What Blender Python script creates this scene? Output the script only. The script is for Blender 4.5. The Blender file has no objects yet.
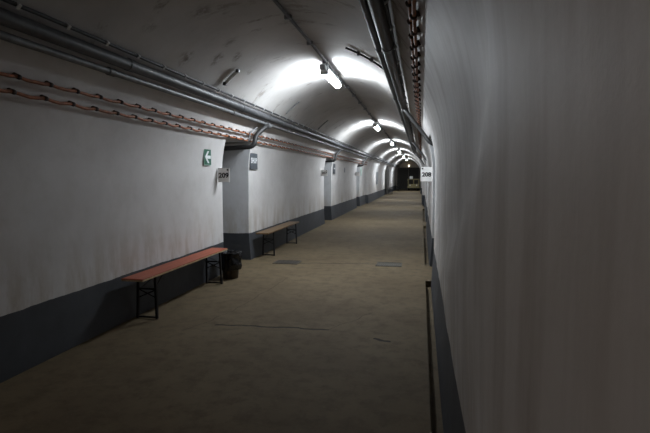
import bpy, bmesh, math, random
from mathutils import Vector, noise
random.seed(7)
S = bpy.context.scene
COL = S.collection
PI = math.pi

# ------------------------------------------------------------------ helpers
class MB:
    """collects shapes, then links them as one mesh object"""
    def __init__(self): self.v = []; self.f = []; self.s = []
    def add(self, vs, fs, smooth=False):
        o = len(self.v); self.v += [tuple(p) for p in vs]
        for q in fs: self.f.append([i + o for i in q]); self.s.append(smooth)
    def box(self, a, b, bev=0.0):
        x0, y0, z0 = a; x1, y1, z1 = b
        if bev <= 0:
            vs = [(x0,y0,z0),(x1,y0,z0),(x1,y1,z0),(x0,y1,z0),(x0,y0,z1),(x1,y0,z1),(x1,y1,z1),(x0,y1,z1)]
            self.add(vs, [(3,2,1,0),(4,5,6,7),(0,1,5,4),(1,2,6,5),(2,3,7,6),(3,0,4,7)])
        else:
            bm = bmesh.new(); bmesh.ops.create_cube(bm, size=1)
            for v in bm.verts:
                v.co = Vector(((x0+x1)/2+v.co.x*(x1-x0), (y0+y1)/2+v.co.y*(y1-y0), (z0+z1)/2+v.co.z*(z1-z0)))
            bmesh.ops.bevel(bm, geom=bm.edges[:], offset=bev, segments=2, affect='EDGES', profile=.5)
            bm.verts.index_update()
            self.add([v.co[:] for v in bm.verts], [[v.index for v in f.verts] for f in bm.faces]); bm.free()
        return self
    def bar(self, a, b, w, d, up=(0,0,1)):
        a = Vector(a); b = Vector(b); t = (b-a).normalized(); u = Vector(up)
        if abs(t.dot(u)) > .95: u = Vector((1,0,0))
        n = t.cross(u).normalized(); m = n.cross(t)
        vs = []
        for p in (a, b):
            for sx, sy in ((-1,-1),(1,-1),(1,1),(-1,1)): vs.append(p+n*sx*w/2+m*sy*d/2)
        self.add(vs, [(0,1,2,3),(7,6,5,4),(0,4,5,1),(1,5,6,2),(2,6,7,3),(3,7,4,0)]); return self
    def tube(self, pts, r, seg=8, caps=True):
        pts = [Vector(p) for p in pts]; n = len(pts); rs = r if isinstance(r, (list, tuple)) else [r]*n
        t0 = (pts[1]-pts[0]).normalized()
        u = Vector((0,0,1)) if abs(t0.z) < .9 else Vector((1,0,0))
        u = (u - t0*u.dot(t0)).normalized(); vs = []
        for i, p in enumerate(pts):
            t = (pts[min(i+1,n-1)]-pts[max(i-1,0)]).normalized()
            u = (u - t*u.dot(t)).normalized(); w = t.cross(u)
            for k in range(seg):
                a = 2*PI*k/seg; vs.append(p+(u*math.cos(a)+w*math.sin(a))*rs[i])
        fs = []
        for i in range(n-1):
            for k in range(seg):
                k2 = (k+1) % seg; fs.append((i*seg+k, i*seg+k2, (i+1)*seg+k2, (i+1)*seg+k))
        self.add(vs, fs, True)
        if caps:
            o = (n-1)*seg
            self.add(vs[:seg], [tuple(reversed(range(seg)))]); self.add(vs[o:], [tuple(range(seg))])
        return self
    def lathe(self, prof, c, seg=24, wob=None, caps=True):
        vs = []; n = len(prof)
        for i, (r, z) in enumerate(prof):
            for k in range(seg):
                a = 2*PI*k/seg; rr = r*(1+(wob(a, z) if wob else 0))
                vs.append((c[0]+rr*math.cos(a), c[1]+rr*math.sin(a), c[2]+z))
        fs = [(i*seg+k, i*seg+(k+1) % seg, (i+1)*seg+(k+1) % seg, (i+1)*seg+k) for i in range(n-1) for k in range(seg)]
        self.add(vs, fs, True)
        if caps:
            self.add(vs[:seg], [tuple(reversed(range(seg)))]); self.add(vs[-seg:], [tuple(range(seg))])
        return self
    def grid(self, rows, smooth=True, skip=None):
        nr = len(rows); nc = len(rows[0]); vs = [p for r in rows for p in r]; fs = []
        for i in range(nr-1):
            for j in range(nc-1):
                if skip and skip(i, j): continue
                fs.append((i*nc+j, i*nc+j+1, (i+1)*nc+j+1, (i+1)*nc+j))
        self.add(vs, fs, smooth); return self
    def build(self, name, mat, parent=None, origin=None):
        me = bpy.data.meshes.new(name); vs = self.v
        if origin is not None: vs = [(p[0]-origin[0], p[1]-origin[1], p[2]-origin[2]) for p in vs]
        me.from_pydata(vs, [], self.f); me.update()
        me.polygons.foreach_set('use_smooth', self.s)
        me.materials.append(mat)
        o = bpy.data.objects.new(name, me); COL.objects.link(o)
        if origin is not None and parent is None: o.location = origin
        if parent: o.parent = parent
        return o

def tag(o, label, cat, group=None):
    o['label'] = label; o['category'] = cat
    if group: o['group'] = group
    return o
def thing(name, label, cat, loc, group=None, rz=0.0):
    o = bpy.data.objects.new(name, None); COL.objects.link(o); o.location = loc; o.rotation_euler.z = rz
    o.empty_display_size = .1
    return tag(o, label, cat, group)
def copy_tree(o, parent=None):
    kids = list(o.children); c = o.copy(); COL.objects.link(c)
    if parent: c.parent = parent
    for k in kids: copy_tree(k, c)
    return c
def struct(o): o['kind'] = 'structure'; return o
def stuff(o): o['kind'] = 'stuff'; return o

# ------------------------------------------------------------------ materials
def newmat(name):
    m = bpy.data.materials.new(name); m.use_nodes = True; nt = m.node_tree
    b = nt.nodes['Principled BSDF']; return m, nt, b
def N(nt, t, **k):
    n = nt.nodes.new(t)
    for a, v in k.items(): setattr(n, a, v)
    return n
def L(nt, a, b): nt.links.new(a, b)
def coords(nt, scale=(1,1,1)):
    tc = N(nt, 'ShaderNodeTexCoord'); mp = N(nt, 'ShaderNodeMapping'); mp.inputs['Scale'].default_value = scale
    L(nt, tc.outputs['Object'], mp.inputs['Vector']); return mp.outputs['Vector']
def noisetex(nt, vec, scale, detail=4, rough=.55):
    n = N(nt, 'ShaderNodeTexNoise'); n.inputs['Scale'].default_value = scale; n.inputs['Detail'].default_value = detail
    n.inputs['Roughness'].default_value = rough; L(nt, vec, n.inputs['Vector']); return n.outputs['Fac']
def ramp(nt, fac, stops):
    r = N(nt, 'ShaderNodeValToRGB'); e = r.color_ramp.elements
    while len(e) < len(stops): e.new(.5)
    for i, (p, c) in enumerate(stops):
        e[i].position = p; e[i].color = (*c, 1) if len(c) == 3 else c
    L(nt, fac, r.inputs['Fac']); return r.outputs['Color']
def mathn(nt, op, a, b=None, c=None, clamp=False):
    n = N(nt, 'ShaderNodeMath', operation=op); n.use_clamp = clamp
    for i, x in enumerate((a, b, c)):
        if x is None: continue
        if isinstance(x, (int, float)): n.inputs[i].default_value = x
        else: L(nt, x, n.inputs[i])
    return n.outputs[0]
def mix(nt, fac, a, b):
    n = N(nt, 'ShaderNodeMix', data_type='RGBA')
    if isinstance(fac, (int, float)): n.inputs['Factor'].default_value = fac
    else: L(nt, fac, n.inputs['Factor'])
    for s, x in (('A', a), ('B', b)):
        i = [q for q in n.inputs if q.name == s and q.type == 'RGBA'][0]
        if isinstance(x, tuple): i.default_value = (*x, 1)
        else: L(nt, x, i)
    return [q for q in n.outputs if q.type == 'RGBA'][0]
def bump(nt, b, h, strength=.3, dist=.01, prev=None):
    n = N(nt, 'ShaderNodeBump'); n.inputs['Strength'].default_value = strength; n.inputs['Distance'].default_value = dist
    L(nt, h, n.inputs['Height'])
    if prev: L(nt, prev, n.inputs['Normal'])
    if b: L(nt, n.outputs['Normal'], b.inputs['Normal'])
    return n.outputs['Normal']
def simple(name, col, rough=.6, metal=0.0, var=.25, scale=14, bmp=.15, spec=.4):
    m, nt, b = newmat(name); v = coords(nt); n = noisetex(nt, v, scale)
    lo = tuple(c*(1-var) for c in col); hi = tuple(min(1, c*(1+var)) for c in col)
    L(nt, ramp(nt, n, [(.3, lo), (.7, hi)]), b.inputs['Base Color'])
    b.inputs['Roughness'].default_value = rough; b.inputs['Metallic'].default_value = metal
    b.inputs['Specular IOR Level'].default_value = spec
    if bmp: bump(nt, b, noisetex(nt, v, scale*4), bmp, .003)
    return m

DADO = .51
def blob(nt, v, c, rx, ry, soft=.45):
    mp = N(nt, 'ShaderNodeMapping'); mp.vector_type = 'POINT'; mp.inputs['Location'].default_value = (-c[0]/rx, -c[1]/ry, 0)
    mp.inputs['Scale'].default_value = (1/rx, 1/ry, 0); L(nt, v, mp.inputs['Vector'])
    ln = N(nt, 'ShaderNodeVectorMath', operation='LENGTH'); L(nt, mp.outputs[0], ln.inputs[0])
    m = N(nt, 'ShaderNodeMapRange'); m.inputs['From Min'].default_value = 1; m.inputs['From Max'].default_value = 1-soft; L(nt, ln.outputs['Value'], m.inputs['Value'])
    return m.outputs[0]
def plaster(name, ceiling=False, grey_paint=False, streaks=False):
    m, nt, b = newmat(name); v = coords(nt)
    big = noisetex(nt, v, .9, 5, .6)
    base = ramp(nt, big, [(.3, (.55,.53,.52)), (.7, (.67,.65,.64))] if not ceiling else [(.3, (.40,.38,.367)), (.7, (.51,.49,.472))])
    if grey_paint: base = ramp(nt, big, [(.3, (.55,.555,.57)), (.7, (.64,.645,.66))])
    med = noisetex(nt, v, 5.5, 6, .65)
    base = mix(nt, mathn(nt, 'MULTIPLY', ramp(nt, med, [(.46,(0,0,0)),(.72,(1,1,1))]), .22), base, (.38,.35,.32))
    sep = N(nt, 'ShaderNodeSeparateXYZ'); L(nt, v, sep.inputs[0]); z = sep.outputs['Z']
    if ceiling:
        # scraped dark patches where the limewash came off, stretched across the barrel
        vs = coords(nt, (1.6,2.6,1.6))
        pn = noisetex(nt, vs, 1.15, 6, .7)
        gate = ramp(nt, noisetex(nt, v, .55, 2), [(.40,(0,0,0)),(.5,(1,1,1))])
        pf = mathn(nt, 'MULTIPLY', ramp(nt, pn, [(.585,(0,0,0)),(.66,(1,1,1))]), gate)
        base = mix(nt, mathn(nt, 'MULTIPLY', pf, .6), base, (.17,.14,.11))
        wn = N(nt, 'ShaderNodeTexNoise'); wn.inputs['Scale'].default_value = 5; wn.inputs['Detail'].default_value = 5; L(nt, v, wn.inputs['Vector'])
        w1 = N(nt, 'ShaderNodeVectorMath', operation='SUBTRACT'); L(nt, wn.outputs['Color'], w1.inputs[0]); w1.inputs[1].default_value = (.5,.5,.5)
        w2 = N(nt, 'ShaderNodeVectorMath', operation='SCALE'); L(nt, w1.outputs[0], w2.inputs[0]); w2.inputs['Scale'].default_value = .22
        w3 = N(nt, 'ShaderNodeVectorMath', operation='ADD'); L(nt, v, w3.inputs[0]); L(nt, w2.outputs[0], w3.inputs[1])
        tot = None
        for c, rx, ry, a in (((-2.66,5.2),.10,.17,.8), ((-2.53,5.75),.10,.13,.75), ((-2.37,6.05),.09,.10,.7), ((-2.57,4.3),.06,.12,.4), ((-2.2,4.65),.14,.20,.55), ((-2.30,5.6),.13,.10,.5),
                             ((-1.80,5.33),.28,.055,.75), ((-1.45,5.6),.28,.13,.6), ((-1.1,5.6),.2,.05,.4), ((-1.0,6.9),.12,.12,.5), ((-1.2,7.3),.2,.05,.45)):
            q = mathn(nt, 'MULTIPLY', blob(nt, w3.outputs[0], c, rx, ry, .7), a); tot = q if tot is None else mathn(nt, 'MAXIMUM', tot, q)
        scr = ramp(nt, noisetex(nt, v, 13, 5, .7), [(.40,(0,0,0)),(.58,(1,1,1))])
        base = mix(nt, mathn(nt, 'MULTIPLY', tot, scr), base, (.12,.095,.07))
        br = ramp(nt, noisetex(nt, coords(nt, (.5,1.6,.5)), .8, 5, .6), [(.56,(0,0,0)),(.72,(1,1,1))])
        base = mix(nt, mathn(nt, 'MULTIPLY', br, .45), base, (.36,.31,.25))
    else:
        if streaks:                                    # old brown run-down marks
            rs = noisetex(nt, coords(nt, (1,3.6,.42)), 1.6, 6, .62)
            base = mix(nt, mathn(nt, 'MULTIPLY', ramp(nt, rs, [(.44,(0,0,0)),(.70,(1,1,1))]), .42), base, (.25,.21,.185))
        # damp brownish run-off just above the painted dado
        st = noisetex(nt, coords(nt, (3,3,.8)), 1.5, 5, .65)
        sf = ramp(nt, st, [(.44,(0,0,0)),(.62,(1,1,1))])
        hm = N(nt, 'ShaderNodeMapRange'); hm.inputs['From Min'].default_value = 1.15; hm.inputs['From Max'].default_value = DADO
        L(nt, z, hm.inputs['Value'])
        base = mix(nt, mathn(nt, 'MULTIPLY', mathn(nt, 'MULTIPLY', sf, hm.outputs[0]), .55), base, (.30,.225,.14))
        sc = ramp(nt, noisetex(nt, coords(nt, (6,6,3)), 2.4, 6, .75), [(.67,(0,0,0)),(.72,(1,1,1))])
        base = mix(nt, mathn(nt, 'MULTIPLY', sc, .3), base, (.3,.27,.24))
        # grey oil-paint dado with a hand-painted edge
        edge = mathn(nt, 'ADD', z, mathn(nt, 'MULTIPLY', mathn(nt, 'SUBTRACT', noisetex(nt, v, 3.5, 5), .5), .035))
        df = mathn(nt, 'LESS_THAN', edge, DADO)
        grey = ramp(nt, noisetex(nt, v, 3, 6, .6), [(.3,(.035,.038,.045)),(.72,(.056,.061,.070))])
        base = mix(nt, df, base, grey)
    L(nt, base, b.inputs['Base Color']); b.inputs['Roughness'].default_value = .8 if ceiling else .6
    b.inputs['Specular IOR Level'].default_value = .25 if ceiling else .42
    p = bump(nt, None, noisetex(nt, v, 5, 4, .5), .25, .008)
    bump(nt, b, noisetex(nt, v, 38, 5, .6), .22, .003, p)
    return m

def seg_mask(nt, vec, a, b, w):
    """1 near the segment a-b in the floor plane"""
    sx = N(nt, 'ShaderNodeSeparateXYZ'); L(nt, vec, sx.inputs[0]); X, Y = sx.outputs['X'], sx.outputs['Y']
    dx, dy = b[0]-a[0], b[1]-a[1]; l2 = dx*dx+dy*dy
    px = mathn(nt, 'SUBTRACT', X, a[0]); py = mathn(nt, 'SUBTRACT', Y, a[1])
    t = mathn(nt, 'DIVIDE', mathn(nt, 'ADD', mathn(nt, 'MULTIPLY', px, dx), mathn(nt, 'MULTIPLY', py, dy)), l2, clamp=True)
    ex = mathn(nt, 'SUBTRACT', px, mathn(nt, 'MULTIPLY', t, dx)); ey = mathn(nt, 'SUBTRACT', py, mathn(nt, 'MULTIPLY', t, dy))
    d = mathn(nt, 'SQRT', mathn(nt, 'ADD', mathn(nt, 'MULTIPLY', ex, ex), mathn(nt, 'MULTIPLY', ey, ey)))
    return mathn(nt, 'LESS_THAN', d, w)
def floor_mat():
    m, nt, b = newmat('concrete_floor'); v = coords(nt)
    base = ramp(nt, noisetex(nt, v, .8, 6, .6), [(.3,(.108,.079,.045)), (.7,(.165,.125,.074))])
    base = mix(nt, mathn(nt, 'MULTIPLY', ramp(nt, noisetex(nt, v, 6, 6, .7), [(.46,(0,0,0)),(.68,(1,1,1))]), .6), base, (.065,.048,.027))
    base = mix(nt, mathn(nt, 'MULTIPLY', ramp(nt, noisetex(nt, v, 26, 3, .6), [(.66,(0,0,0)),(.7,(1,1,1))]), .3), base, (.19,.16,.115))
    # cracks: warped segments
    wn = N(nt, 'ShaderNodeTexNoise'); wn.inputs['Scale'].default_value = 3.2; wn.inputs['Detail'].default_value = 5; L(nt, v, wn.inputs['Vector'])
    vm = N(nt, 'ShaderNodeVectorMath', operation='SUBTRACT'); L(nt, wn.outputs['Color'], vm.inputs[0]); vm.inputs[1].default_value = (.5,.5,.5)
    vs = N(nt, 'ShaderNodeVectorMath', operation='SCALE'); L(nt, vm.outputs[0], vs.inputs[0]); vs.inputs['Scale'].default_value = .16
    va = N(nt, 'ShaderNodeVectorMath', operation='ADD'); L(nt, v, va.inputs[0]); L(nt, vs.outputs[0], va.inputs[1])
    wv = va.outputs[0]
    f1 = seg_mask(nt, wv, (-2.15,4.76), (-.93,4.82), .019)
    f2 = seg_mask(nt, wv, (-2.40,4.45), (-2.16,5.35), .006)
    f3 = seg_mask(nt, wv, (-2.16,5.35), (-2.05,7.2), .007)
    f4 = seg_mask(nt, wv, (-2.2,8.5), (-.72,8.66), .02)
    f5 = seg_mask(nt, wv, (-.93,4.82), (-.55,5.5), .006)
    f6 = seg_mask(nt, wv, (-.42,4.62), (-.30,4.58), .022)
    f = mathn(nt, 'MAXIMUM', mathn(nt, 'MAXIMUM', f1, f4), mathn(nt, 'MAXIMUM', f6, mathn(nt, 'MULTIPLY', mathn(nt, 'MAXIMUM', mathn(nt, 'MAXIMUM', f2, f3), f5), .45)))
    base = mix(nt, mathn(nt, 'MULTIPLY', f, .95), base, (.022,.017,.012))
    L(nt, base, b.inputs['Base Color']); b.inputs['Roughness'].default_value = .8; b.inputs['Specular IOR Level'].default_value = .2
    p = bump(nt, None, noisetex(nt, v, 4, 4), .25, .01)
    bump(nt, b, noisetex(nt, v, 45, 5, .65), .3, .003, p)
    return m
def wood(name, c1, c2, axis_scale=(14,.8,14)):
    m, nt, b = newmat(name); v = coords(nt, axis_scale); n = noisetex(nt, v, 2.2, 6, .6)
    L(nt, ramp(nt, n, [(.3,c1),(.7,c2)]), b.inputs['Base Color']); b.inputs['Roughness'].default_value = .5
    b.inputs['Specular IOR Level'].default_value = .4
    bump(nt, b, n, .15, .003); return m
def emit(name, col, strength):
    m, nt, b = newmat(name)
    b.inputs['Base Color'].default_value = (.85,.86,.88,1); b.inputs['Emission Color'].default_value = (*col,1)
    b.inputs['Emission Strength'].default_value = strength; b.inputs['Roughness'].default_value = .4
    m.cycles.emission_sampling = 'FRONT'
    return m

M_WALLR = plaster('streaked_plaster', streaks=True)
M_END = simple('end_wall_plaster', (.60,.54,.46), .8, 0, .2, 3)
M_WALL = plaster('painted_plaster'); M_VAULT = plaster('vault_plaster', True); M_REVEAL = plaster('grey_painted_reveal', False, True); M_FLOOR = floor_mat()
M_PIPE = simple('dark_grey_pipe_paint', (.075,.076,.08), .5, .25, .3, 9)
M_PIPE2 = simple('grey_pipe_paint', (.15,.153,.157), .48, .25, .3, 9)
M_PIPEDARK = simple('blackish_pipe_paint', (.035,.034,.034), .5, .2, .3, 9)
M_CABLE = simple('black_cable', (.03,.03,.032), .55)
M_CLIP = simple('zinc_clip', (.55,.56,.57), .35, .7, .15)
M_COPPER = simple('rusty_orange_busbar', (.29,.10,.04), .55, .2, .4, 20)
M_INSUL = simple('brown_insulator', (.04,.022,.016), .65)
M_STEEL = simple('black_steel', (.014,.014,.016), .45, .3)
M_GATE = simple('dark_gate_steel', (.06,.055,.048), .6, .0)
M_ORANGE = wood('red_orange_bench_wood', (.27,.05,.017), (.38,.083,.03))
M_BROWN = wood('brown_bench_wood', (.11,.062,.027), (.19,.115,.055))
M_DARKWOOD = wood('dark_bench_wood', (.03,.022,.016), (.06,.045,.03))
M_EDGE = simple('pale_worn_wood_edge', (.42,.30,.17), .6)
M_HOUSING = simple('grey_lamp_housing', (.42,.43,.44), .5, .0)
M_LIT = emit('lit_tube_diffuser', (.85,.93,1.0), 45)
M_FILL = emit('added_fill_diffuser', (1.0,.87,.76), 5.4)  # warm weak glow for the added fill lamp behind the camera
M_GREEN = simple('green_sign', (.012,.10,.055), .45, 0, .1)
M_GREENEDGE = simple('pale_green_sign_border', (.42,.55,.48), .45, 0, .1)
M_WHITE = simple('white_sign_paint', (.72,.73,.74), .5, 0, .06)
M_PLATE = simple('off_white_number_plate', (.84,.83,.81), .5, 0, .04)
M_INK = simple('black_ink', (.012,.012,.014), .5, 0, .05)
M_SIGNGREY = simple('dark_grey_sign', (.065,.075,.09), .45, 0, .12)
M_BAG = simple('black_bin_bag', (.008,.008,.009), .14, 0, .3, 20, .3, .6)
M_BASKET = simple('dark_brown_basket', (.05,.033,.02), .6)
M_GRATE = simple('floor_grate_iron', (.085,.074,.06), .6, .4)
M_OLIVE = simple('olive_cart_paint', (.24,.205,.095), .5)
M_GREY = simple('grey_box_paint', (.25,.26,.27), .5)
M_ENAMEL = simple('white_enamel', (.75,.76,.76), .4)
M_TYRE = simple('black_rubber', (.02,.02,.02), .8)

# ------------------------------------------------------------------ tunnel shape
XC, ZS, R = -1.5, 1.7, 1.70
Y0, Y1 = -16.0, 58.5
OPEN = [(7.40,8.62), (15.8,17.1), (24.0,25.25)]       # side passages, both sides
DTOP = 2.24
STEPS = [(28.0,.14), (44.6,.11)]
def inset(y): return sum(d for s, d in STEPS if y >= s)
def sm(t): t = max(0., min(1., t)); return t*t*(3-2*t)
def squeeze(x, z, y):
    d = inset(y)
    if d: x = XC+(x-XC)*(1-d/R)
    return x, z
def base_hw(z):
    if z < ZS: return R-.03*(1-sm((z+.1)/.6))
    return math.sqrt(max(0, R*R-(z-ZS)**2))
def band_y(z):                                         # where the right wall's plaster thickens
    pts = [(.5,6.6),(.83,4.5),(1.26,2.62),(1.54,2.05),(1.75,1.67),(1.87,1.47),(2.04,1.32),(2.4,1.15)]
    if z <= pts[0][0]: return pts[0][1]
    for (a, ya), (b, yb) in zip(pts, pts[1:]):
        if z <= b: return ya+(yb-ya)*(z-a)/(b-a)
    return pts[-1][1]
def surf(side, z, y):
    """point on wall; side -1 left, +1 right"""
    hw = base_hw(z)
    n = noise.noise(Vector((side*7.3+y*.85, z*.8, 3.1)))*.011+noise.noise(Vector((side*3.3+y*2.6, z*2.2, 9.1)))*.0045
    fade = sm((z+.1)/.5)*(1 if z < 2.55 else max(0, 1-(z-2.55)/.2))
    hw += n*fade
    if side > 0 and y < 9:
        w = .42+.16*band_y(z)
        hw += fade*(-.018+.036*sm((y-band_y(z))/w+.5)-.02*sm((y-band_y(z)-w*.5)/1.2))*(1-sm((y-6)/2.5))*sm((z-.45)/.7)
    x, z2 = squeeze(XC+side*hw, z, y)
    return Vector((x, y, z2))
def ylist():
    ys = []; y = Y0
    while y < Y1-1e-6:
        ys.append(round(y, 4)); y += .5 if y < -2 else .1 if y < 10 else .22 if y < 30 else .5
    ys.append(Y1)
    for a, b in OPEN: ys += [a, b]
    for s, d in STEPS: ys += [s-.012, s]
    ys = sorted(set(ys)); out = []
    for q in ys:
        if out and q-out[-1] < .011 and q not in (28.0, 44.6) and not any(q in o for o in OPEN): continue
        out.append(q)
    return out
YS = ylist()
ZW = [-.1,-.0,.12,.25,.38,.5,.65,.8,.95,1.1,1.25,1.4,1.55,1.7,1.85,2.0,2.12,DTOP,2.36,2.46,2.56,2.66]
ZJ = [z for z in ZW if z <= DTOP]
def inopen(y): return any(a-1e-6 <= y < b-1e-6 for a, b in OPEN)
TRIM = [0]
for side, nm in ((-1,'wall_left'),(1,'wall_right')):
    mb = MB(); rows = [[surf(side, z, y) for z in ZW] for y in YS]
    if side > 0: rows = [list(reversed(r)) for r in rows]
    nz = len(ZW)
    def skip(i, j, side=side):
        jj = j if side < 0 else nz-2-j
        return inopen(YS[i]) and ZW[jj+1] <= DTOP+1e-6
    mb.grid(rows, True, skip)
    struct(mb.build(nm, M_WALL if side < 0 else M_WALLR))
    for a, b in OPEN:                                  # reveals and the start of each side passage
        dx = side*2.6; mb = MB(); TRIM[0] += 1
        for y, flip in ((a, False), (b, True)):
            r0 = [surf(side, z, y) for z in ZJ]; k = 9; g = []
            for q in range(k+1):
                t = q/k; xe = XC+side*R+dx
                g.append([Vector((p.x+(xe-p.x)*t, p.y+(noise.noise(Vector((q*.9, p.z*2, y)))*.006 if q else 0), p.z)) for p in r0])
            mb.grid(g, True)
        ysp = [y for y in YS if a-1e-6 <= y <= b+1e-6]
        xe = XC+side*R+dx
        mb.grid([[surf(side, DTOP, y) for y in ysp], [Vector((xe, y, DTOP)) for y in ysp]], False)
        mb.grid([[Vector((xe, a, -.1)), Vector((xe, b, -.1))], [Vector((xe, a, DTOP)), Vector((xe, b, DTOP))]], False)
        struct(mb.build('trim_%d' % TRIM[0], M_REVEAL))
# vault
ang0 = math.asin((2.66-ZS)/R); NA = 44
mb = MB(); rows = []
for y in YS:
    r = []
    for k in range(NA+1):
        a = ang0+(PI-2*ang0)*k/NA
        rr = R+(noise.noise(Vector((a*3, y*.9, 5.5)))*.010+noise.noise(Vector((a*8, y*2.2, 1.5)))*.004)*min(1, 6*k/NA, 6*(NA-k)/NA)
        x = XC-rr*math.cos(a); z = ZS+rr*math.sin(a)
        if k in (0, NA): p = surf(-1 if k == 0 else 1, 2.66, y)
        else: p = Vector((*squeeze(x, z, y), 0)); p = Vector((p.x, y, p.y))
        r.append(p)
    rows.append(r)
mb.grid(rows, True); struct(mb.build('ceiling', M_VAULT))
# floor with the sunk gutter along the right wall
mb = MB(); GX, GD = .085, -.09
def slab(x0, x1, y0, y1, z=0.0):
    mb.add([(x0,y0,z),(x1,y0,z),(x1,y1,z),(x0,y1,z)], [(0,1,2,3)])
XL, XR = XC-R-2.7, XC+R+2.7
cuts = [Y0, 7.40, 8.72, 15.78, 17.12, 23.98, 25.27, 28.0, Y1]
slab(XL, GX, Y0, Y1)
for i in range(len(cuts)-1):
    a, b = cuts[i], cuts[i+1]
    if i in (1, 3, 5, 7): slab(GX, XR, a, b)
    else:
        slab(GX, .35, a, b, GD)
        mb.add([(GX,a,GD),(GX,b,GD),(GX,b,0),(GX,a,0)], [(0,1,2,3)])
        for y in (a, b): mb.add([(GX,y,GD),(.35,y,GD),(.35,y,0),(GX,y,0)], [(0,1,2,3)])
struct(mb.build('floor', M_FLOOR))
# end walls
for nm, y in (('wall_back', Y1),('wall_front', Y0)):
    mb = MB(); mb.box((-3.4, y if y > 0 else y-.2, -.12), (.4, y+.2 if y > 0 else y, 3.6)); struct(mb.build(nm, M_END))

# door at the far end: a dark double gate
gr = thing('door_1', 'dark double steel gate closing the far end of the tunnel', 'gate', (-1.52, Y1, 0)); gr['kind'] = 'structure'
fm = MB(); fm.box((-1.32,-.12,0), (-1.2,0,2.55)); fm.box((1.2,-.12,0), (1.32,0,2.55)); fm.box((-1.32,-.12,2.45), (1.32,0,2.6)); fm.build('frame', M_GATE, gr)
for s in (-1, 1):
    lm = MB(); x0, x1 = sorted((s*.01, s*1.19)); lm.box((x0,-.07,.03), (x1,-.01,2.44))
    for zz in (.12, 1.2, 2.28): lm.box((x0+.03,-.09,zz), (x1-.03,-.07,zz+.09))
    lf = lm.build('door_leaf', M_GATE, gr)
    hm = MB(); hm.tube([(s*.1,-.09,1.05),(s*.1,-.13,1.05),(s*.1,-.13,1.25),(s*.1,-.09,1.25)], .012); hm.build('handle', M_CLIP, lf)

# ------------------------------------------------------------------ ceiling lamps and crown conduit
def make_lamp():
    r = thing('ceiling_lamp', 'lit', 'lamp', (0,0,0), 'lit tube lamps along the crown of the vault')
    h = MB(); h.box((-.062,-.60,.028), (.062,.60,.072), .008); h.box((-.03,-.5,.07), (.03,-.42,.148)); h.box((-.03,.42,.07), (.03,.5,.148)); h.box((-.045,-.78,.0), (.045,-.61,.072), .012); h.build('housing', M_HOUSING, r)
    MB().box((-.064,-.615,-.05), (.064,-.58,.05), .008).build('end_cap', M_HOUSING, r)
    d = MB(); prof = [(-.055,.03),(-.060,.005),(-.054,-.025),(-.034,-.045),(.034,-.045),(.054,-.025),(.060,.005),(.055,.03)]
    vs = [(x, y, z) for y in (-.58,.58) for x, z in prof]; n = len(prof)
    d.add(vs, [(k, k+n, (k+1) % n+n, (k+1) % n) for k in range(n)]+[tuple(range(n)), tuple(reversed(range(n, 2*n)))])
    me = d.build('diffuser', M_LIT, r)
    bm = bmesh.new(); bm.from_mesh(me.data); bmesh.ops.recalc_face_normals(bm, faces=bm.faces); bm.to_mesh(me.data); bm.free()
    return r
LAMPS = [8.05, 16.3, 24.5, 32.4, 40.2, 48.9]
words = ['nearest and largest lit tube lamp under the vault, its grey housing end toward the camera',
 'second lit tube lamp on the vault counting from the nearest one', 'third lit tube lamp on the vault, just before the dark junction box',
 'fourth lit tube lamp on the vault, just beyond the dark junction box', 'fifth lit tube lamp on the vault, next to last before the dark end',
 'last and smallest lit tube lamp on the vault toward the dark gate']
L0 = make_lamp()
LZ = 3.215
for i, y in enumerate(LAMPS):
    o = L0 if i == 0 else copy_tree(L0)
    o.location = (XC, y, LZ); o['label'] = words[i]
# fill lamp added out of view behind the camera to brighten the right wall
o = copy_tree(L0); o.location = (XC, -1.5, LZ); o['label'] = 'dim added fill lamp on the vault just behind the camera, outside the picture'
for k in o.children:
    if k.name.startswith('diffuser'): k.data = k.data.copy(); k.data.materials[0] = M_FILL
def crown_z(y): return 3.375
cr = thing('crown_conduit', 'dark thin conduit running along the crown of the vault from lamp to lamp', 'conduit', (XC, 0, 3.375))
mb = MB(); ys = [Y0+.05+k*1.5 for k in range(int((Y1-Y0)/1.5))]+[Y1-.05]
mb.tube([(.02+.006*math.sin(y*1.3), y, crown_z(y)-3.375-.012) for y in ys], .019, 8); mb.build('pipe', M_PIPE, cr)
ck = MB().box((-.03,-.02,-.03), (.05,.02,.016)).build('clip', M_PIPE2, cr); ck.location = (0, 3.2, 0)
for k in range(1, 24):
    y = 3.2+k*1.07
    c = ck.copy(); COL.objects.link(c); c.parent = cr; c.location = (0, y, crown_z(y)-3.375)
jb = thing('junction_box', 'small dark junction box hanging on the crown conduit after the third lamp', 'junction box', (XC+.03, 26.3, 3.2))
MB().box((-.09,-.09,-.06), (.09,.09,.1), .01).build('box', M_PIPE, jb); MB().box((-.1,-.1,-.075), (.1,.1,-.055), .006).build('lid', M_STEEL, jb)
MB().tube([(0,0,.1),(0,0,.17)], .02).build('stem', M_PIPE, jb)

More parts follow.
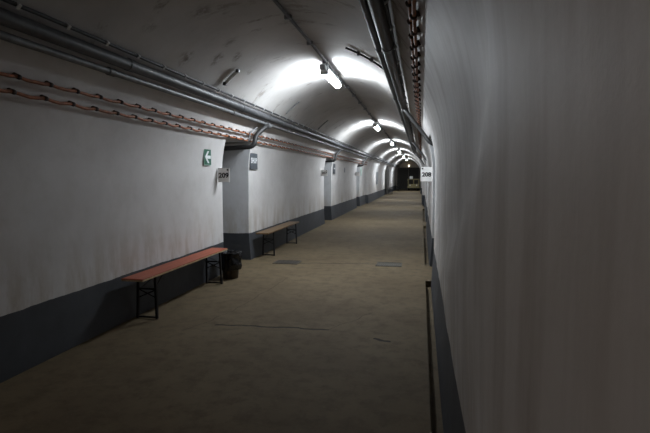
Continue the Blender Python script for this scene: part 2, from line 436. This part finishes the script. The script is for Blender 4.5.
# ------------------------------------------------------------------ pipe runs under the vault
def runpath(x, z, y0, y1, wob=.0):
    ys = []; y = y0
    while y < y1: ys.append(y); y += 1.6
    ys += [y1]+[q for s, d in STEPS for q in (s-.55, s-.2) if y0 < q < y1 and y1 > 30]
    return [Vector((*squeeze(x+wob*math.sin(q*2.1), z+wob*math.cos(q*1.7), q+(.25 if y1 > 30 else -.3)), q)).xzy for q in sorted(set(ys))]
def xzy(v): return v
def run(name, label, cat, x, z, rad, mat, y0, y1, group=None, couplings=(), cmat=None, crad=1.25, wob=0.0, seg=10):
    r = thing(name, label, cat, (x, y0, z), group); o = Vector((x, y0, z))
    mb = MB(); pts = [p-o for p in runpath(x, z, y0, y1, wob)]
    mb.tube(pts, rad, seg); mb.build('pipe' if cat == 'pipe' else 'cable', mat, r)
    for yc in couplings:
        xx, zz = squeeze(x+wob*math.sin(yc*2.1), z+wob*math.cos(yc*1.7), yc+.25)
        MB().tube([(xx-o.x, yc-.045-o.y, zz-o.z), (xx-o.x, yc+.045-o.y, zz-o.z)], rad*crad, 14).build('coupling', cmat or mat, r)
    return r
cs = [4.3+k*3.0 for k in range(18)]
PL = dict(cab=(-2.755,2.775), big=(-2.795,2.672), low=(-2.862,2.570))
run('large_pipe', 'thick dark grey pipe along the upper left edge of the vault, above the thinner pipe', 'pipe', *PL['big'], .056, M_PIPE, Y0+.1, Y1-.1, None, cs, M_PIPE, 1.1, seg=16)
run('thin_pipe', 'thinner dark grey pipe just below the thick pipe on the left side', 'pipe', *PL['low'], .032, M_PIPE2, Y0+.1, Y1-.1, None, [4.1+k*3.0 for k in range(18)], M_PIPE2, 1.2)
PR = dict(cab=(-.275,2.835), big=(-.330,2.80), low=(-.425,2.83))
run('large_pipe', 'thick dark pipe along the upper right of the vault, beside the clipped cable', 'pipe', *PR['big'], .055, M_PIPEDARK, Y0+.1, 27.95, None, [4.6+k*3.0 for k in range(8)], M_PIPE, 1.12, seg=14)
run('thin_pipe', 'thinner dark pipe beside the thick one at upper right, on its crown side', 'pipe', *PR['low'], .03, M_PIPEDARK, Y0+.1, 27.95, None, [4.8+k*3.0 for k in range(8)], M_PIPE, 1.2)
def clipped_cable(label, x, z, y0c, n, step, size):
    c = run('clipped_cable', label, 'cable', x, z, .016, M_CABLE, Y0+.1, Y1-.1 if x < XC else 27.95, wob=.003)
    o = c.location.copy()
    proto = MB().box((-size,-.016,-size), (size,.016,size), .004).build('clip', M_CLIP, c)
    for k in range(n):
        q = proto if k == 0 else proto.copy()
        if k: COL.objects.link(q); q.parent = c
        y = y0c+k*step; xx, zz = squeeze(x, z, y+.25); q.location = (xx-o.x, y-o.y, zz-o.z); q.rotation_euler.y = .75 if x < XC else -.75
    return c
clipped_cable('black cable with bright metal clips along the top of the left pipes', *PL['cab'], 2.94, 70, .48, .021)
clipped_cable('black cable with clips beside the right pipes, close to the right wall', *PR['cab'], 2.9, 40, .62, .021)
# brackets carrying the pipe pairs
def bracket(label, pts, y):
    r = thing('pipe_bracket', label, 'bracket', (pts[0][0], y, pts[0][1]), 'pipe brackets on the vault'); o = Vector((pts[0][0], y, pts[0][1]))
    MB().bar((pts[0][0]-o.x,0,pts[0][1]-o.z), (pts[1][0]-o.x,0,pts[1][1]-o.z), .03, .012, (0,1,0)).build('arm', M_PIPE2, r)
    return r

# ------------------------------------------------------------------ copper busbars on insulator knobs, left wall
def busbar(label, z, off, n, y_first, side=-1, sag=.012, lift=None, zz=None):
    def pt(y):
        p = surf(side, z, y); d = Vector((XC-p.x, 0, (ZS if z > ZS else z)-p.z)).normalized(); return p+d*off, d
    o, _ = pt(y_first)
    r = thing('copper_cable', label, 'cable', o, 'orange copper cables on insulators')
    step = .3205; pts = []; y = y_first-step*(8 if side < 0 else 8); ylast = y_first+step*(n-1)
    k = 0
    while y < 27.75:
        if not any(abs(y-s) < .3 for s, d in STEPS):
            p, d = pt(y); pts.append(p-o)
            if y < ylast:
                for t in (.25,.5,.75):
                    q, d = pt(y+step*t); pts.append(q-o+Vector((0,0,-sag*4*t*(1-t)*(.6+.8*random.random()))))
        y += step if y < ylast-1e-6 else step*4
    mb = MB(); mb.tube(pts, .0145 if side < 0 else .012, 8); mb.build('copper_rod', M_COPPER, r)
    kb = MB()
    kb.lathe([(.020,-off),(.021,-off+.012),(.014,-off+.018),(.020,-off+.026),(.020,.013),(.016,.022),(.006,.025)], (0,0,0), 12)
    proto = kb.build('insulator', M_INSUL, r)
    for q in range(n):
        p, d = pt(y_first+q*step); c = proto if q == 0 else proto.copy()
        if q: COL.objects.link(c); c.parent = r
        c.location = p-o; c.rotation_mode = 'QUATERNION'; c.rotation_quaternion = d.to_track_quat('Z', 'Y')
    return r
busbar('upper orange copper cable on brown insulators along the left wall', 2.37, .042, 77, 2.88)
busbar('lower orange copper cable on brown insulators along the left wall', 2.255, .042, 77, 2.87)
busbar('orange copper cable on knobs high on the right wall, upper of two overlapping', 2.592, .032, 78, 2.2, 1)
busbar('orange copper cable on knobs high on the right wall, lower of two overlapping', 2.55, .032, 78, 2.3, 1)

# ------------------------------------------------------------------ branch pipes dropping into the side passages
def arc_pts(pts, rad=.09, n=5):
    pts = [Vector(p) for p in pts]; out = [pts[0]]
    for a, b, c in zip(pts, pts[1:], pts[2:]):
        r = min(rad, (b-a).length*.45, (c-b).length*.45)
        p = b+(a-b).normalized()*r; q = b+(c-b).normalized()*r
        for k in range(n+1):
            t = k/n; out.append(p*(1-t)**2+b*2*t*(1-t)+q*t*t)
    out.append(pts[-1]); return out
def branch(label, y, side, start, rad=.043, second=True):
    r = thing('branch_pipe', label, 'pipe', (start[0], y, start[1]), 'branch pipes dropping into the side passages'); o = Vector((start[0], y, start[1]))
    w = XC+side*R
    wl = surf(side, 2.3, y)
    pts = [(start[0]+side*-.0, y+.10, start[1]-.02), (start[0]-side*.02, y-.02, start[1]-.06), (wl.x-side*.13, y-.24, 2.33), (wl.x-side*.12, y-.30, 2.13), (w+side*.3, y-.32, 2.10), (w+side*1.0, y-.32, 2.10)]
    if side > 0: pts[1:] = [(start[0]+.04, y-.02, start[1]-.08), (wl.x-.05, y-.12, 2.30), (wl.x+.06, y-.2, 2.13), (w+.4, y-.24, 2.10), (w+.7, y-.24, 2.10)]
    MB().tube([p-o for p in arc_pts(pts, .16)], rad, 12).build('pipe', M_PIPEDARK, r)
    MB().tube([Vector(pts[0])-o+Vector((0,-.02,0)), Vector(pts[0])-o+Vector((0,.16,0))], rad*1.35, 14).build('valve_body', M_PIPE2, r)
    if second:
        p2 = [(start[0]-side*-.05, y-.30, start[1]-.10), (wl.x-side*.09, y-.45, 2.36), (wl.x-side*.09, y-.47, 2.19), (w+side*.9, y-.50, 2.18)]
        MB().tube([Vector(p)-o for p in arc_pts(p2, .08)], .013, 8).build('thin_conduit', M_PIPE2, r)
    return r
branch('dark pipe elbowing down from the left pipes into the nearest left side passage', 8.62, -1, PL['low'])
branch('dark pipe dropping into the second left side passage', 16.95, -1, PL['low'])
branch('dark pipe dropping into the third and farthest left side passage', 25.1, -1, PL['low'])
branch('dark pipe bending down from the right pipes toward the right wall above number 208', 8.5, 1, PR['big'], .034, False)
branch('farther dark pipe bending down from the right pipes behind the nearest one', 16.85, 1, PR['big'], .034, False)
branch('farthest dark pipe bending down from the right pipes, small beside the end gate', 25.0, 1, PR['big'], .034, False)

# ------------------------------------------------------------------ short transverse battens on the vault
def on_vault(x, y, off=.0):
    z = ZS+math.sqrt((R-off)**2-(x-XC)**2); return Vector(squeeze(x, z, y)+(y,)).xzy
def vault_bar(name, label, xa, xb, y, rad, mat, off, knob=True, n=8, yb=None):
    o = on_vault((xa+xb)/2, y, off); r = thing(name, label, 'batten', o, 'short bars across the vault')
    pts = [on_vault(xa+(xb-xa)*k/n, y+((yb or y)-y)*k/n, off)-o for k in range(n+1)]
    MB().tube(pts, rad, 8).build('tube', mat, r)
    if knob:
        for p in (pts[0], pts[-1]):
            MB().box(p-Vector((.022,.028,.022)), p+Vector((.022,.028,.022)), .006).build('holder', M_PIPE, r)
    return r
vault_bar('unlit_tube', 'pale unlit tube between dark holders across the left vault, nearest of its row', -2.49, -2.68, 6.35, .026, M_ENAMEL, .04)
vault_bar('vault_bar', 'thin bar across the left vault below the nearest lamp, second of its row', -2.44, -2.72, 9.55, .013, M_PIPE2, .02, False)
vault_bar('vault_bar', 'thin bar across the left vault, third and farthest of its row', -2.46, -2.73, 12.7, .013, M_PIPE2, .02, False)
cb = vault_bar('vault_conduit', 'thin dark conduit with clips crossing the right vault beside the nearest lamp', -1.02, -.44, 6.5, .014, M_CABLE, .025, False, 10, 6.85)
for x in (-.86, -.68):
    p = on_vault(x, 6.6, .025)-cb.location; MB().box(p-Vector((.02,.03,.03)), p+Vector((.02,.03,.03)), .005).build('clip', M_PIPE2, cb)

# ------------------------------------------------------------------ signs
def text_mesh(s, size, mat, name, parent, loc, rot, bold=.0, depth=.0015, sx=1.0):
    cu = bpy.data.curves.new(name, 'FONT'); cu.body = s; cu.size = size; cu.align_x = 'CENTER'; cu.align_y = 'CENTER'
    cu.extrude = depth; cu.offset = bold
    t = bpy.data.objects.new('t', cu); COL.objects.link(t); bpy.context.view_layer.update()
    me = bpy.data.meshes.new_from_object(t.evaluated_get(bpy.context.evaluated_depsgraph_get()))
    COL.objects.unlink(t); bpy.data.objects.remove(t)
    me.materials.clear(); me.materials.append(mat); me.name = name
    o = bpy.data.objects.new(name, me); COL.objects.link(o); o.parent = parent; o.location = loc; o.rotation_euler = rot; o.scale.x = sx
    return o
def number_plate(label, num, x0, x1, z0, z1, y, knob_side, size, bold=.0035):
    cx, cz = (x0+x1)/2, (z0+z1)/2
    r = thing('number_plate', label, 'sign', (cx, y, cz), 'number plates projecting at the side passages'); w, h = x1-x0, z1-z0
    MB().box((-w/2,-.006,-h/2), (w/2,.006,h/2), .003).build('plate', M_PLATE, r)
    if num: text_mesh(num, size, M_INK, 'digits', r, (0,-.0075,-.008), (PI/2,0,0), bold, sx=1.08)
    sc = MB().lathe([(.015,0),(.015,.008),(.009,.013)], (0,0,0), 12).build('screw', M_INK, r)
    sc.location = (knob_side*(w/2-.03), -.006, h/2-.028); sc.rotation_euler = (PI/2,0,0)
    bk = MB().box((-.008,.004,-h/2+.02), (.008,.03,h/2-.02)).build('bracket', M_PIPE2, r)
    bk.location.x = -w/2+.01 if x0 < XC else w/2-.01
    return r
number_plate('off-white plate numbered 209 projecting from the left wall before the nearest passage', '209', -3.185,-2.985, 1.505,1.725, 7.2, 1, .105)
number_plate('white plate numbered 208 projecting from the right wall just past its nearest passage', '208', -.012,.195, 1.50,1.765, 9.15, -1, .105)
number_plate('small white number plate projecting before the second left passage', '207', -3.19,-2.98, 1.60,1.80, 15.3, 1, .105)
number_plate('tiny white number plate projecting before the third left passage, farthest on the left', '', -3.19,-2.98, 1.60,1.80, 23.4, 1, .105)
def wall_sign(name, label, mat, y0, y1, z0, z1, thick=.006, rim=None):
    zc, yc = (z0+z1)/2, (y0+y1)/2
    n0 = surf(-1, z0, yc); n1 = surf(-1, z1, yc); qq = [surf(-1, zz, yy).x for zz in (z0, zc, z1) for yy in (y0, yc, y1)]; x = max(qq)*.7+min(qq)*.3+.003
    r = thing(name, label, 'sign', (x, yc, zc)); hy, hz = (y1-y0)/2, (z1-z0)/2
    if rim: MB().box((-.004,-hy-.009,-hz-.009), (thick*.6,hy+.009,hz+.009)).build('border', rim, r)
    MB().box((-.004 if not rim else 0,-hy,-hz), (thick,hy,hz)).build('panel', mat, r)
    return r, hy, hz, thick
r, hy, hz, th = wall_sign('exit_arrow_sign', 'green emergency sign with a white arrow pointing left on the left wall', M_GREEN, 6.70, 6.93, 1.77, 2.00, rim=M_GREENEDGE)
mb = MB()                                              # arrow, pointing toward -Y (left as seen)
A = [(-.095,0),(0,.09),(.05,.09),(-.016,.024),(.10,.024),(.10,-.024),(-.016,-.024),(.05,-.09),(0,-.09)]
vs = [(th+.0015, a, b) for a, b in A]
mb.add(vs, [(0,8,7,6),(0,6,3),(0,3,2,1),(3,6,5,4)])
vs2 = [(th-.002, a, b) for a, b in A]; n = len(A)
mb.add(vs+vs2, [(k, (k+1) % n, (k+1) % n+n, k+n) for k in range(n)])
mb.build('arrow', M_WHITE, r)
r, hy, hz, th = wall_sign('room_sign', 'dark grey sign with white lettering right of the nearest left passage', M_SIGNGREY, 8.66, 9.06, 1.725, 2.035)
text_mesh('SHUP', .14, M_WHITE, 'lettering', r, (th+.001,0,.01), (PI/2,0,PI/2), .004)
r, hy, hz, th = wall_sign('room_sign', 'small dark sign right of the second left passage', M_SIGNGREY, 17.35, 17.75, 1.68, 2.06)
MB().box((th-.001,-.13,-.02), (th+.001,.13,.03)).build('white_line', M_WHITE, r)
r, hy, hz, th = wall_sign('notice_sheet', 'small faint grey notice on the left wall between the second and third passages', M_GREY, 20.0, 20.25, 1.75, 1.95)
r, hy, hz, th = wall_sign('room_sign', 'pale greenish sheet right of the third left passage', M_GREENEDGE, 25.35, 25.75, 1.62, 2.1)
# notice hung on the narrower stretch of wall
x = surf(-1, 1.5, 33.5).x+.05
r = thing('notice_board', 'pale narrow notice board on the left wall of the far narrower stretch', 'notice board', (x, 33.6, 1.45))
MB().box((-.03,-.55,-.42), (.0,.55,.42)).build('board', M_GREY, r)
for k in range(3): MB().box((0,-.45+k*.32,-.32), (.006,-.2+k*.32,.32)).build('sheet', M_GREY, r)

# ------------------------------------------------------------------ benches
def make_bench(seat_mat, edge_mat, length=2.2, legs=(-.87,.87)):
    r = thing('bench', '', 'bench', (0,0,0)); W = .25; H = .51
    s = MB(); s.box((-W/2,-length/2,H-.028), (W/2,length/2,H), .005); s.build('seat', seat_mat, r)
    e = MB(); e.box((W/2-.002,-length/2+.004,H-.027), (W/2+.004,length/2-.004,H-.010)); e.box((-W/2+.004,-length/2-.004,H-.027), (W/2-.002,-length/2+.002,H-.012)); e.build('seat_edge', edge_mat, r)
    for ly in legs:
        sg = 1 if ly > 0 else -1
        for sx in (-1, 1):
            MB().bar((sx*.105,ly,H-.03), (sx*.118,ly+sg*.015,0.004), .026, .026, (0,1,0)).build('leg', M_STEEL, r)
        MB().bar((-.118,ly+sg*.015,.02), (.118,ly+sg*.015,.02), .02, .014, (0,1,0)).build('foot_bar', M_STEEL, r)
        MB().bar((-.106,ly,H-.17), (.106,ly,H-.17), .02, .014, (0,1,0)).build('cross_bar', M_STEEL, r)
        b = MB(); b.bar((-.105,ly+.004,H-.18), (.112,ly+.004,H-.275), .014, .006, (0,1,0)); b.bar((.105,ly-.004,H-.18), (-.112,ly-.004,H-.275), .014, .006, (0,1,0)); b.build('cross_brace', M_STEEL, r)
        d = MB()
        for sx in (-1, 1): d.bar((sx*.09,ly,H-.175), (sx*.03,ly-sg*.32,H-.034), .012, .006, (0,0,1))
        d.build('diagonal_strut', M_STEEL, r)
        MB().box((-.11,ly-.02,H-.04), (.11,ly+.02,H-.028)).build('hinge_plate', M_STEEL, r)
    return r
b = make_bench(M_ORANGE, M_EDGE, 2.27, (-.85,.90)); b.location = (-3.0,5.66,0); b.rotation_euler.z = .0
b['label'] = 'long red-orange folding bench against the left wall, nearest to the camera'
b = make_bench(M_BROWN, M_BROWN, 2.4, (-.78,.95)); b.location = (-2.99,9.95,0); b['label'] = 'brown wooden folding bench on the left wall past the nearest passage'
b3 = make_bench(M_DARKWOOD, M_DARKWOOD); b3.location = (-2.66,43.0,0); b3['label'] = 'small dark bench on the left far away, in front of the dark steel door'
b = copy_tree(b3); b.location = (-2.55,53.0,0); b['label'] = 'tiniest dark bench on the left, beyond the dark steel door near the end'

# ------------------------------------------------------------------ bin
bn = thing('waste_bin', 'dark waste bin lined with a shiny black bag, at the end of the red-orange bench', 'bin', (-2.925,7.03,0))
MB().lathe([(.112,0),(.120,.01),(.142,.35),(.146,.36),(.138,.36),(.130,.34),(.11,.02)], (0,0,0), 28).build('bucket', M_BASKET, bn)
def crumple(a, z): return .20*noise.noise(Vector((math.cos(a)*3.4, math.sin(a)*3.4, z*14)))+.05*math.sin(a*11+z*45)+.04*math.sin(a*23-z*60)
bg = MB(); bg.lathe([(.150,.140),(.160,.155),(.172,.20),(.176,.24),(.170,.28),(.172,.33),(.166,.37),(.168,.405),(.158,.42),(.140,.40),(.12,.34),(.09,.30),(.02,.29)], (0,0,0), 48, crumple)
bg.build('bin_bag', M_BAG, bn)

# ------------------------------------------------------------------ floor grates
def grate(label, xc, yc, w, d, nb, mat):
    r = thing('floor_grate', label, 'grate', (xc, yc, 0), 'iron drain grates in the floor')
    f = MB(); t = .018
    for a, b in (((-w/2,-d/2,0),(w/2,-d/2+t,.008)), ((-w/2,d/2-t,0),(w/2,d/2,.008)), ((-w/2,-d/2,0),(-w/2+t,d/2,.008)), ((w/2-t,-d/2,0),(w/2,d/2,.008))): f.box(a, b)
    f.build('frame', mat, r)
    g = MB()
    for k in range(nb):
        x = -w/2+t+(w-2*t)*(k+.5)/nb; g.box((x-.009,-d/2+t,.001), (x+.009,d/2-t,.006))
    for yy in (-.25, .25): g.box((-w/2+t,yy*d-.006,.001), (w/2-t,yy*d+.006,.0055))
    g.build('bars', mat, r)
    MB().box((-w/2+t,-d/2+t,.0003), (w/2-t,d/2-t,.0010)).build('shaft_shade', M_INK, r)  # flat black sheet, paints in the shade of a hollow under the bars
    return r
grate('dark iron grate in the floor in front of the brown bench', -2.42, 8.52, .47, .36, 14, M_GRATE)
grate('paler iron grate in the middle of the floor, right of the dark one', -.55, 8.66, .46, .40, 13, simple('dusty_grate_iron', (.08,.07,.052), .75, .1))

# ------------------------------------------------------------------ dark door leaf standing open far down the left wall
dl = thing('steel_sliding_door', 'tall dark steel door flat against the left wall far down the tunnel', 'door', (-2.90,42.5,0))
MB().box((-.06,-1.3,0.02), (.0,1.3,2.35)).build('leaf', M_GATE, dl)
q = MB()
for z in (.4, 1.2, 2.0): q.box((0,-1.25,z), (.03,1.25,z+.08))
q.build('ribs', M_STEEL, dl)
MB().box((-.05,-1.5,2.36), (.03,1.5,2.44)).build('rail', M_STEEL, dl)

# ------------------------------------------------------------------ olive cart at the far end
ct = thing('platform_cart', 'olive cart with dark openings and a white box, before the end gate', 'cart', (-.86,54.5,0))
MB().box((-.60,-.7,.34), (.60,1.3,.72), .03).build('body', M_OLIVE, ct)
MB().box((-.66,-.78,.28), (.66,-.68,.46), .015).build('bumper', M_OLIVE, ct)
for x in (-.57, 0.02, .57): MB().box((x-.05,-.66,.70), (x+.05,-.56,1.22), .008).build('post', M_OLIVE, ct)
MB().box((-.64,-.68,1.18), (.64,.5,1.28), .015).build('roof', M_OLIVE, ct)
MB().box((-.58,.3,.70), (.58,.38,1.20)).build('rear_panel', M_GATE, ct)
MB().box((-.34,-.2,.7), (.34,.3,.82), .02).build('seat', M_TYRE, ct)
MB().box((-.42,-.64,1.28), (-.08,-.36,1.58), .02).build('white_box', M_ENAMEL, ct)
for x in (-.5, .5):
    for y in (-.45, 1.0):
        w = MB(); w.tube([(x-.07,y,.19),(x+.07,y,.19)], .19, 20); wh = w.build('wheel', M_TYRE, ct)
        MB().tube([(x-.075,y,.19),(x+.075,y,.19)], .07, 14).build('hub', M_EDGE, wh)
    MB().tube([(x*.72,-.70,.58),(x*.72,-.73,.58)], .06, 14).build('headlight', M_ENAMEL, ct)
gl = thing('gate_lamp', 'small dim bulkhead lamp on the end wall above the gate', 'lamp', (-1.5, Y1-.01, 2.82))
MB().box((-.12,-.06,-.08), (.12,.0,.08), .015).build('base', M_GREY, gl); gb = MB().lathe([(.09,0),(.085,.04),(.05,.08),(.01,.09)], (0,0,0), 16).build('glass', emit('dim_bulkhead_glass', (1,.86,.66), 1.6), gl)
gb.rotation_euler = (PI/2,0,0); gb.location = (0,-.06,0)

# ------------------------------------------------------------------ world, camera, view
w = bpy.data.worlds.new('World'); S.world = w; w.use_nodes = True
w.node_tree.nodes['Background'].inputs[0].default_value = (0,0,0,1); w.node_tree.nodes['Background'].inputs[1].default_value = 0
cam = bpy.data.cameras.new('Camera'); co = bpy.data.objects.new('Camera', cam); COL.objects.link(co); S.camera = co
F = 480.0
cam.sensor_width = 36; cam.lens = 36*F/650; cam.clip_start = .02; cam.clip_end = 300
pitch = math.atan(40.5/F); yaw = math.atan(96.5/math.hypot(F, 40.5))
co.location = (0,0,1.6); co.rotation_euler = (PI/2-pitch, 0, yaw)
S.view_settings.view_transform = 'Standard'; S.view_settings.look = 'None'; S.view_settings.gamma = 1; S.view_settings.use_curve_mapping = False
S.view_settings.exposure = 1.97
S.cycles.max_bounces = 10; S.cycles.diffuse_bounces = 7; S.cycles.glossy_bounces = 4
S.cycles.use_denoising = True
